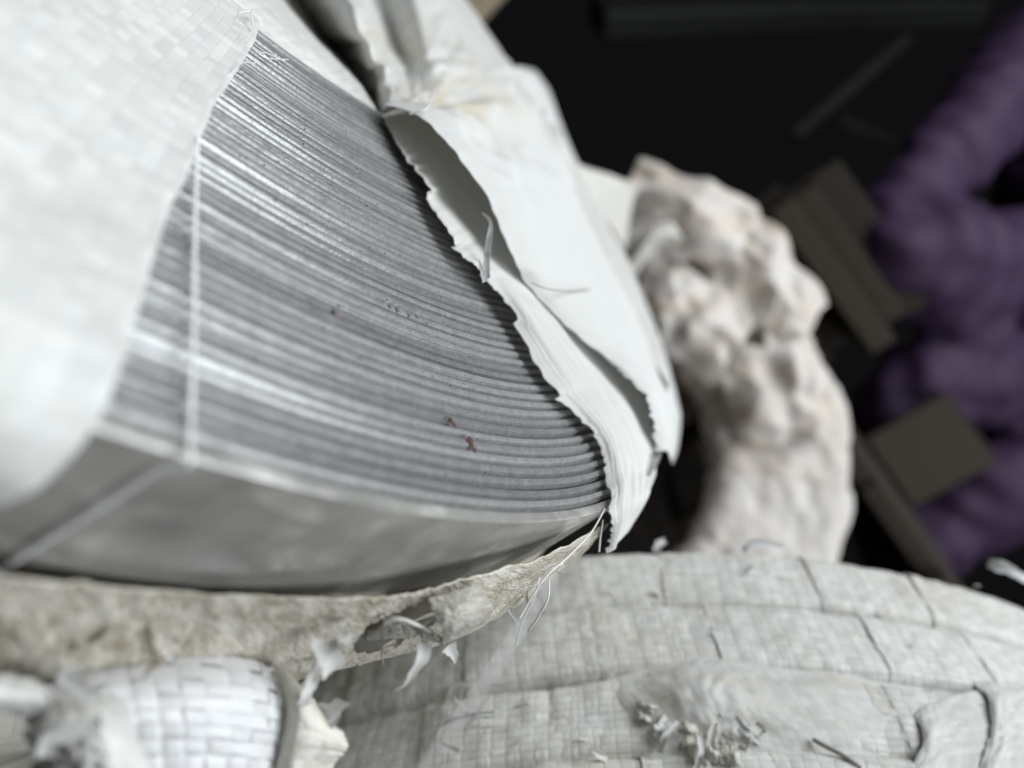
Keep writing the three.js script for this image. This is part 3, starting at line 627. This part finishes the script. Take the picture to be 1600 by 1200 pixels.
// crumpled knot of tape on the standing coils
{
  const parts = [], P = onRim;
  const hump = patchFn([
    [P(950, 1060, -2), P(1010, 1040, -1), P(1070, 1028, -0.5), P(1125, 1018, -1), P(1200, 1022, -2), P(1300, 1030, -3), P(1420, 1044, -4)],
    [P(940, 1085, -2), P(1005, 1070, 2.5), P(1065, 1050, 5), P(1125, 1036, 3), P(1200, 1046, 1), P(1300, 1052, -0.5), P(1430, 1066, -3)],
    [P(950, 1115, -2), P(1030, 1100, 4), P(1080, 1080, 8), P(1140, 1066, 6.5), P(1215, 1074, 4), P(1320, 1080, 1), P(1440, 1092, -3)],
    [P(975, 1142, -2), P(1050, 1130, 2.5), P(1098, 1115, 6), P(1155, 1102, 6), P(1235, 1110, 3.5), P(1340, 1112, 1.2), P(1450, 1122, -3)],
    [P(1000, 1170, -2), P(1070, 1160, 0.5), P(1118, 1150, 2), P(1170, 1142, 2), P(1255, 1146, 1.5), P(1360, 1146, 0), P(1460, 1150, -3)],
    [P(1010, 1205, -3), P(1080, 1195, -2), P(1130, 1188, -1.5), P(1190, 1182, -1), P(1270, 1182, -1.5), P(1370, 1182, -2), P(1465, 1184, -4)]]);
  const pinch = [0.37, 0.58];
  parts.push(['crumpled_cloth', sheet((s, t) => {
    const dx = (s - pinch[0]) * 2.2, dy = t - pinch[1], r = Math.hypot(dx, dy), an = Math.atan2(dy, dx), near = Math.exp(-r * 3.2);
    return hump(s, t).addScaledVector(RIM_N, sst(t, 0, 0.15) * (0.9 * near * Math.sin(an * 5 + 7 * nz(s * 5, t * 4, 2)) * sst(r, 0.02, 0.25) * (0.4 + 0.9 * Math.abs(nz(an * 1.3, 4))) + 0.9 * fbm(s * 5, t * 3, 3) + 0.5 * nz(s * 26, t * 9, 6) * near));
  }, 120, 80, { thick: 0.4, tint: (s, t) => { const d = 0.5 * clamp(0.2 + fbm(s * 7, t * 6), 0, 1); return [1 - 0.16 * d, 1 - 0.22 * d, 1 - 0.4 * d]; } }), M.wrap]);
  // torn, folded-over pieces round the pinch
  const pieces = [[1050, 1110, 60, 34, 0.5], [1085, 1145, 46, 40, -0.4], [1120, 1120, 52, 36, 0.9], [1150, 1150, 44, 44, 1.7], [1170, 1115, 40, 26, -0.2], [1100, 1175, 50, 40, 1.2], [1035, 1140, 40, 30, -0.8], [1135, 1180, 36, 40, 1.5], [1010, 1112, 34, 26, 0.3]];
  pieces.forEach(([u, v, w, h, ro], k) => {
    const cs = Math.cos(ro), sn = Math.sin(ro);
    parts.push(['folded_piece', sheet((s, t) => {
      const x = s - 0.5, y = t - 0.5, e = 1 + 0.35 * nz(Math.atan2(y, x) * 1.6, k * 3.1);
      const uu = u + (x * w * cs - y * h * sn) * e, vv = v + (x * w * sn + y * h * cs) * e;
      return P(uu, vv, 3.2 + 4.5 * Math.cos(x * 3.4) * (0.5 + 0.5 * nz(k, t * 2)) + 1.6 * nz(s * 3 + k, t * 3) - 3 * (y + 0.5) + 0.7 * nz(s * 8, t * 8, k));
    }, 26, 26, { thick: 0.3, u0: rnd(), tint: (s, t) => { const d = 0.4 * clamp(0.3 + fbm(s * 3 + k, t * 3), 0, 1); return [1 - 0.15 * d, 1 - 0.2 * d, 1 - 0.36 * d]; } }), k % 3 === 1 ? M.wrapCream : M.wrap]);
  });
  for (const [u0, v0, u1, v1, u2, v2, w] of [[1118, 1130, 1112, 1160, 1122, 1195, 2.2], [1150, 1120, 1166, 1142, 1186, 1160, 1.8], [1182, 1130, 1194, 1142, 1184, 1158, 1.6], [1060, 1130, 1040, 1150, 1030, 1175, 2], [1090, 1150, 1094, 1175, 1086, 1205, 2.4]])
    parts.push(['loose_tape', ribbon([P(u0, v0, 6), P(u1, v1, 6.5), P((u1 + u2) / 2, (v1 + v2) / 2, 4), P(u2, v2, 1)], w, { face: RIM_N, roll: rr(-0.6, 0.6), twist: rr(-1, 1), cup: 0.3 }), M.smooth]);
  tag(topGroup('tape_knot', parts), 'crumpled knot of torn white tape on the rims of the standing coils', 'tape knot');
}
// tears on the standing coils at the right
{
  const P = onRim;
  const flap = patchFn([[P(1428, 1118, 1.1), P(1440, 1108, 2.0), P(1460, 1098, 1.5), P(1520, 1080, 0.8), P(1600, 1080, -1.5)], [P(1440, 1140, 2.0), P(1450, 1135, 3.3), P(1475, 1130, 2.4), P(1530, 1120, 1.1), P(1600, 1118, -1.5)], [P(1442, 1162, 2.4), P(1454, 1160, 3.3), P(1480, 1156, 2.4), P(1540, 1150, 1.1), P(1600, 1150, -1.5)], [P(1428, 1190, 1.5), P(1448, 1188, 2.4), P(1478, 1186, 2.0), P(1545, 1180, 1.1), P(1600, 1180, -1.5)], [P(1405, 1225, 1.1), P(1430, 1222, 1.5), P(1470, 1220, 1.5), P(1545, 1215, 1.1), P(1600, 1215, -1.5)]]);
  tag(topMesh('cloth_flap', sheet((s, t) => flap(s, t).addScaledVector(RIM_N, 0.5 * fbm(s * 5, t * 6)), 50, 60, { thick: 0.4 }), M.wrap), 'white cloth flap with a curved cut edge near the lower right corner', 'cloth flap');
  const curl = patchFn([[P(1520, 1068, 1.1), P(1540, 1066, 1.7), P(1580, 1066, 1.5), P(1680, 1066, 1.1)], [P(1545, 1095, 2.4), P(1555, 1092, 3.8), P(1590, 1090, 2.9), P(1690, 1088, 1.5)], [P(1548, 1140, 2.4), P(1560, 1138, 3.8), P(1595, 1136, 2.9), P(1690, 1135, 1.5)], [P(1535, 1185, 2.0), P(1552, 1184, 3.3), P(1590, 1182, 2.9), P(1690, 1180, 1.5)], [P(1520, 1240, 1.5), P(1540, 1240, 2.4), P(1590, 1240, 2.4), P(1690, 1240, 1.5)]]);
  tag(topMesh('cloth_flap', sheet((s, t) => curl(s, t).addScaledVector(RIM_N, 0.6 * fbm(s * 5, t * 6)).addScaledVector(RIGHT, Math.pow(1 - s, 6) * 0.8 * nz(t * 24, 6)), 50, 70, { thick: 0.4 }), M.wrap), 'white woven cloth flap filling the lower right corner', 'cloth flap');
  for (const [label, pts, w] of [['white rolled shred at the right edge on the farthest standing coil', [[1545, 880, 4], [1565, 888, 6], [1590, 902, 6], [1625, 920, 4]], 5], ['small fuzzy shred on the farthest standing coil, left of the seam', [[1022, 862, 1], [1030, 850, 3], [1038, 846, 3]], 3], ['fuzzy shred on the seam of the farthest standing coil', [[1158, 858, 1], [1170, 850, 3], [1190, 850, 3], [1222, 858, 1]], 3]])
    tag(topMesh('tape_shred', ribbon(pts.map((q) => P(...q)), w, { cup: 0.6, twist: 0.6 }), M.tape), label, 'tape shred', 'torn tape shreds');
  tag(topMesh('loose_thread', thread([[1270, 1155, 2.5], [1290, 1166, 3], [1320, 1182, 3], [1345, 1200, 2]].map((q) => P(...q)), 0.8), M.darkFibre), 'grey brown twig-like thread lying on the cloth at the bottom right', 'thread', 'loose threads');
}
// torn flap bridging to the leaning coil
{
  const P = at;
  const f1 = patchFn([[P(850, 232, 640), P(900, 255, 690), P(950, 272, 760), P(1010, 292, 850)], [P(862, 270, 640), P(905, 285, 690), P(950, 300, 760), P(990, 310, 840)], [P(880, 310, 650), P(915, 318, 700), P(950, 350, 770), P(975, 390, 840)]]);
  tag(topMesh('cloth_flap', sheet((s, t) => f1(s, t).addScaledVector(BACK, 4 * fbm(s * 3, t * 3)), 40, 30, { thick: 0.6 }), M.wrapCream), 'pale cloth flap stretched between the bare coil and the leaning coil', 'cloth flap');
  const crumple = (label, u, v, d, w, h, roll, sd) => {
    const c = P(u, v, d), ex = RIGHT.clone().multiplyScalar(Math.cos(roll)).addScaledVector(UP, Math.sin(roll)), ey = UP.clone().multiplyScalar(Math.cos(roll)).addScaledVector(RIGHT, -Math.sin(roll));
    const g = sheet((s, t) => {
      const x = s - 0.5, y = t - 0.5, e = 1 + 0.25 * nz(Math.atan2(y, x) * 1.4, sd, 7);
      const z = 26 * (1 - 4 * (x * x + y * y)) + 20 * (nz(s * 2.4 + sd, t * 2.4, sd) + 0.35 * nz(s * 5 + sd, t * 5, 1)) + 5 * (1 - 3 * Math.abs(nz(s * 3 + sd, t * 3, 3)));
      return c.clone().addScaledVector(ex, x * w * e).addScaledVector(ey, y * h * e).addScaledVector(BACK, z);
    }, 44, 44, { thick: 0.8, tint: (s, t) => { const q = clamp(0.35 + 0.8 * fbm(s * 3 + sd, t * 3, 4), 0, 1); return [1 - 0.1 * q, 1 - 0.2 * q, 1 - 0.3 * q]; } });
    tag(topMesh('crumpled_wrapping', g, M.wrapPink), label, 'wrapping', 'crumpled pieces on the leaning coil');
  };
  crumple('crumpled cream wrapping bulging at the very top of the leaning coil', 1075, 330, 930, 150, 90, -0.4, 1.3);
  crumple('crumpled cream wrapping on the upper right shoulder of the leaning coil', 1190, 440, 945, 150, 110, -0.9, 4.1);
  crumple('crumpled wrapping spilling into the hole of the leaning coil', 1085, 500, 930, 130, 100, -0.6, 7.7);
  crumple('creased pinkish wrapping on the right side of the leaning coil', 1225, 610, 950, 130, 130, -1.2, 9.2);
  const f2 = patchFn([[P(965, 420, 900), P(985, 385, 880), P(1020, 355, 870), P(1050, 345, 880)], [P(972, 430, 880), P(995, 395, 862), P(1026, 368, 856), P(1060, 362, 866)], [P(985, 440, 900), P(1005, 412, 890), P(1035, 385, 890), P(1070, 380, 890)]]);
  tag(topMesh('cloth_flap', sheet((s, t) => f2(s, t).addScaledVector(BACK, 5 * fbm(s * 4, t * 3)), 40, 24, { thick: 0.8 }), M.wrapCream), 'rolled cream cloth edge arching over a hollow on the leaning coil', 'cloth flap');
}

// ---------------------------------------------------------------- background: boxes, timber, person
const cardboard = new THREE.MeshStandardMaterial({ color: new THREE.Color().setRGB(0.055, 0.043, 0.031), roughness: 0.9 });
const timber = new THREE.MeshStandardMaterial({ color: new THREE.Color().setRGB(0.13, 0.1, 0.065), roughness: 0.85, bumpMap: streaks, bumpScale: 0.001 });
function box(name, label, category, u, v, d, w, h, dep, yaw, mat, tilt = 0, group) {
  const p = at(u, v, d), g = new THREE.Group(); g.name = numbered(name);
  const flapM = mat;
  const body = new THREE.Mesh(new RoundedBoxGeometry(w, h, dep, 2, 0.004), mat); body.name = 'body'; body.position.y = h / 2; g.add(body);
  for (const s of [-1, 1]) { const f = new THREE.Mesh(new RoundedBoxGeometry(w * 0.98, 0.005, dep * 0.485, 1, 0.002), flapM); f.name = 'lid_flap'; f.position.set(0, h + 0.0045, s * dep * 0.25); f.rotation.x = s * 0.03; g.add(f); }
  g.position.set(p.x / 1000, Math.max(0, p.y / 1000 + H0 - h / 2), p.z / 1000); g.rotation.set(0, yaw, tilt);
  scene.add(shade(g)); return tag(g, label, category, group);
}
{
  // rough bench that carries the boxes
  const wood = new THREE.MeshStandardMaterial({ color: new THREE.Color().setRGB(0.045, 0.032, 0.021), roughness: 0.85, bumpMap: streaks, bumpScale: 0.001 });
  const g = new THREE.Group(); g.name = 'work_bench';
  const c = at(1400, 560, 1720), ax = V3(0.75, 0, -0.66).normalize();
  g.position.set(c.x / 1000, 0, c.z / 1000); g.rotation.y = Math.atan2(-ax.z, ax.x);
  for (let k = 0; k < 4; k++) { const m = new THREE.Mesh(new RoundedBoxGeometry(1.5, 0.03, 0.145, 2, 0.005), wood); m.name = 'top_board'; m.position.set(rr(-0.02, 0.02), 0.652 + rr(-0.001, 0.001), -0.225 + k * 0.15); g.add(m); }
  for (const [x, z] of [[-0.68, -0.24], [-0.68, 0.24], [0.68, -0.24], [0.68, 0.24]]) { const m = new THREE.Mesh(new RoundedBoxGeometry(0.07, 0.63, 0.07, 2, 0.005), wood); m.name = 'leg'; m.position.set(x, 0.318, z); g.add(m); }
  for (const z of [-0.24, 0.24]) { const m = new THREE.Mesh(new RoundedBoxGeometry(1.28, 0.09, 0.025, 2, 0.004), wood); m.name = 'rail'; m.position.set(0, 0.585, z); g.add(m); }
  scene.add(shade(g)); tag(g, 'dark wooden bench behind the leaning coil, carrying the brown boxes', 'bench');
}
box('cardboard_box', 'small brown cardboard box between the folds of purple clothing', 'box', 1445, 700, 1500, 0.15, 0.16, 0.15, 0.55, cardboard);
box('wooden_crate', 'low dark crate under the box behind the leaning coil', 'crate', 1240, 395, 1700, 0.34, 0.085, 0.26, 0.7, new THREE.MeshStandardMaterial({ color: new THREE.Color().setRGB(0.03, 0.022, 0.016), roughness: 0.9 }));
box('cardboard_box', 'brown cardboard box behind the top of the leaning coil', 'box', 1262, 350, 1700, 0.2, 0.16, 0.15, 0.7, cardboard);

{
  // boards stacked flat behind the bench
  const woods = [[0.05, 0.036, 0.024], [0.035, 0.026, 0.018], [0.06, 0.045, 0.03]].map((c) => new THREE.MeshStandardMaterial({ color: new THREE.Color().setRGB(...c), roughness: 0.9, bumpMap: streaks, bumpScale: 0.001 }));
  const g = new THREE.Group(); g.name = 'timber_stack';
  const c = at(1250, 420, 2250); g.position.set(c.x / 1000, 0, c.z / 1000); g.rotation.y = Math.atan2(0.66, 0.75);
  let y = 0, k = 0;
  while (y < 0.86) { const h = rr(0.035, 0.07), m = new THREE.Mesh(new RoundedBoxGeometry(rr(1.5, 1.9), h - 0.004, rr(0.26, 0.32), 2, 0.006), woods[k++ % 3]); m.name = 'board'; m.position.set(rr(-0.08, 0.08), y + h / 2, rr(-0.02, 0.02)); g.add(m); y += h; }
  scene.add(shade(g)); tag(g, 'stack of dark brown boards behind the bench in the shade', 'timber stack');
}
function plank(label, a, b, w, t, mat, name = 'timber_plank', category = 'plank') {
  const A = at(...a), B = at(...b), L = A.distanceTo(B) / 1000, m = new THREE.Mesh(new RoundedBoxGeometry(L, t, w, 2, Math.min(w, t) * 0.2), mat), mid = A.clone().add(B).multiplyScalar(0.5);
  m.name = numbered(name); m.position.set(mid.x / 1000, mid.y / 1000 + H0, mid.z / 1000);
  m.quaternion.setFromUnitVectors(V3(1, 0, 0), B.clone().sub(A).normalize());
  scene.add(shade(m)); return tag(m, label, category);
}
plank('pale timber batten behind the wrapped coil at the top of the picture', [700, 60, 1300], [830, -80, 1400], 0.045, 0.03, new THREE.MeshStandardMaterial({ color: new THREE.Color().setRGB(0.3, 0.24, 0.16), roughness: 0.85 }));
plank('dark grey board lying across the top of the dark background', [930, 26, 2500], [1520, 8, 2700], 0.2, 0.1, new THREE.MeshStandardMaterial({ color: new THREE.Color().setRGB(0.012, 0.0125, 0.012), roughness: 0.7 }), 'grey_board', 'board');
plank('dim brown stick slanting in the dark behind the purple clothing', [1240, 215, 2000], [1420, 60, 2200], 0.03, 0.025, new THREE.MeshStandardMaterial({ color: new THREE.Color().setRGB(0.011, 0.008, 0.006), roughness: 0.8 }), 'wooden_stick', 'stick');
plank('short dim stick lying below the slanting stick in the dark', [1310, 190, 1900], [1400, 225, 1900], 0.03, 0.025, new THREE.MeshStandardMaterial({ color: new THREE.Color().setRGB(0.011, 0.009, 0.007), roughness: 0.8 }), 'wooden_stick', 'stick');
plank('thin brown lath seen through the hole of the leaning coil', [1095, 690, 1250], [1130, 800, 1180], 0.02, 0.012, new THREE.MeshStandardMaterial({ color: new THREE.Color().setRGB(0.09, 0.075, 0.06), roughness: 0.8 }), 'wooden_stick', 'stick');
const darkMetal = new THREE.MeshStandardMaterial({ color: new THREE.Color().setRGB(0.02, 0.02, 0.022), roughness: 0.6 });

// person in purple, crouched at the right, cropped by the frame; one continuous body of clothed limbs
{
  const J = (u, v, d) => { const p = at(u, v, d); return V3(p.x / 1000, p.y / 1000 + H0, p.z / 1000); };
  const bones = [
    [J(1700, 190, 1760), J(1750, 480, 1760), 0.2, 0.2],                       // trunk, cut by the frame
    [J(1620, 90, 1640), J(1490, 235, 1540), 0.105, 0.075],                    // upper arm in a wide sleeve
    [J(1490, 235, 1540), J(1385, 335, 1490), 0.075, 0.055],                   // forearm
    [J(1740, 440, 1720), J(1450, 400, 1480), 0.135, 0.095],                   // near thigh
    [J(1450, 400, 1480), J(1400, 405, 1470), 0.095, 0.085],                   // knee
    [J(1455, 420, 1490), J(1560, 590, 1580), 0.082, 0.065],                   // shin folded back under it
    [J(1760, 560, 1720), J(1440, 605, 1560), 0.125, 0.085],                   // far thigh
    [J(1440, 605, 1560), J(1395, 640, 1570), 0.085, 0.07],
    [J(1700, 660, 1640), J(1560, 770, 1590), 0.11, 0.095],                    // hem of the garment
    [J(1560, 770, 1590), J(1430, 850, 1600), 0.095, 0.08],
  ];
  const min = V3(1e9, 1e9, 1e9), max = V3(-1e9, -1e9, -1e9);
  for (const [a, b, r1, r2] of bones) for (const [p, r] of [[a, r1], [b, r2]]) { min.min(p.clone().subScalar(r + 0.04)); max.max(p.clone().addScalar(r + 0.04)); }
  const size = Math.max(max.x - min.x, max.y - min.y, max.z - min.z), n = 92, mc = new MarchingCubes(n, new THREE.MeshBasicMaterial(), false, false, 400000);
  mc.isolation = 0; mc.reset();
  const sm = (a, b, k) => { const h = Math.max(k - Math.abs(a - b), 0) / k; return Math.min(a, b) - h * h * k * 0.25; };
  const p = V3(), ab = V3(), ap = V3(), c0 = min;
  for (let z = 0; z < n; z++) for (let y = 0; y < n; y++) for (let x = 0; x < n; x++) {
    p.set(c0.x + (x / n) * size, c0.y + (y / n) * size, c0.z + (z / n) * size);
    let d = 1;
    for (const [a, b, r1, r2] of bones) {
      ab.subVectors(b, a); ap.subVectors(p, a);
      const t = clamp(ap.dot(ab) / ab.lengthSq(), 0, 1);
      const q = 3 * nz(p.x * 4, p.y * 4, p.z * 4 + r1 * 40);
      d = sm(d, ap.addScaledVector(ab, -t).length() - lerp(r1, r2, t) * (1 + 0.05 * Math.sin(t * ab.length() * 75 + q * 2.2)), 0.028);
    }
    d += 0.006 * Math.sin(14 * (p.x * 2 - p.y * 3 + p.z) + 6 * nz(p.x * 5, p.y * 5, p.z * 5)) * 0.5 + 0.010 * (2.4 * Math.abs(nz(p.x * 6 + p.y * 2, p.y * 5, p.z * 6 - p.y * 3)) - 1) + 0.008 * nz(p.x * 16, p.y * 16, p.z * 16);
    mc.field[x + y * n + z * n * n] = -d;
  }
  mc.update();
  const cnt = mc.count ?? mc.geometry.drawRange.count, g = new THREE.BufferGeometry();
  const arr = mc.positionArray.slice(0, cnt * 3);
  for (let i = 0; i < cnt; i++) { arr[i * 3] = c0.x + (arr[i * 3] + 1) / 2 * size; arr[i * 3 + 1] = c0.y + (arr[i * 3 + 1] + 1) / 2 * size; arr[i * 3 + 2] = c0.z + (arr[i * 3 + 2] + 1) / 2 * size; }
  g.setAttribute('position', new THREE.BufferAttribute(arr, 3));
  let gm = mergeVertices(g, 1e-5); gm.computeVertexNormals(); gm.computeBoundingBox();
  const b = gm.boundingBox, o = V3((b.min.x + b.max.x) / 2, b.min.y, (b.min.z + b.max.z) / 2); gm.translate(-o.x, -o.y, -o.z);
  const m = new THREE.Mesh(gm, new THREE.MeshPhysicalMaterial({ color: new THREE.Color().setRGB(0.037, 0.0145, 0.052), roughness: 0.7, side: THREE.DoubleSide }));
  m.name = 'person'; m.position.copy(o); scene.add(shade(m));
  tag(m, 'person in loose purple clothing crouched in the dark at the right', 'person');
}

renderer.render(scene, camera);
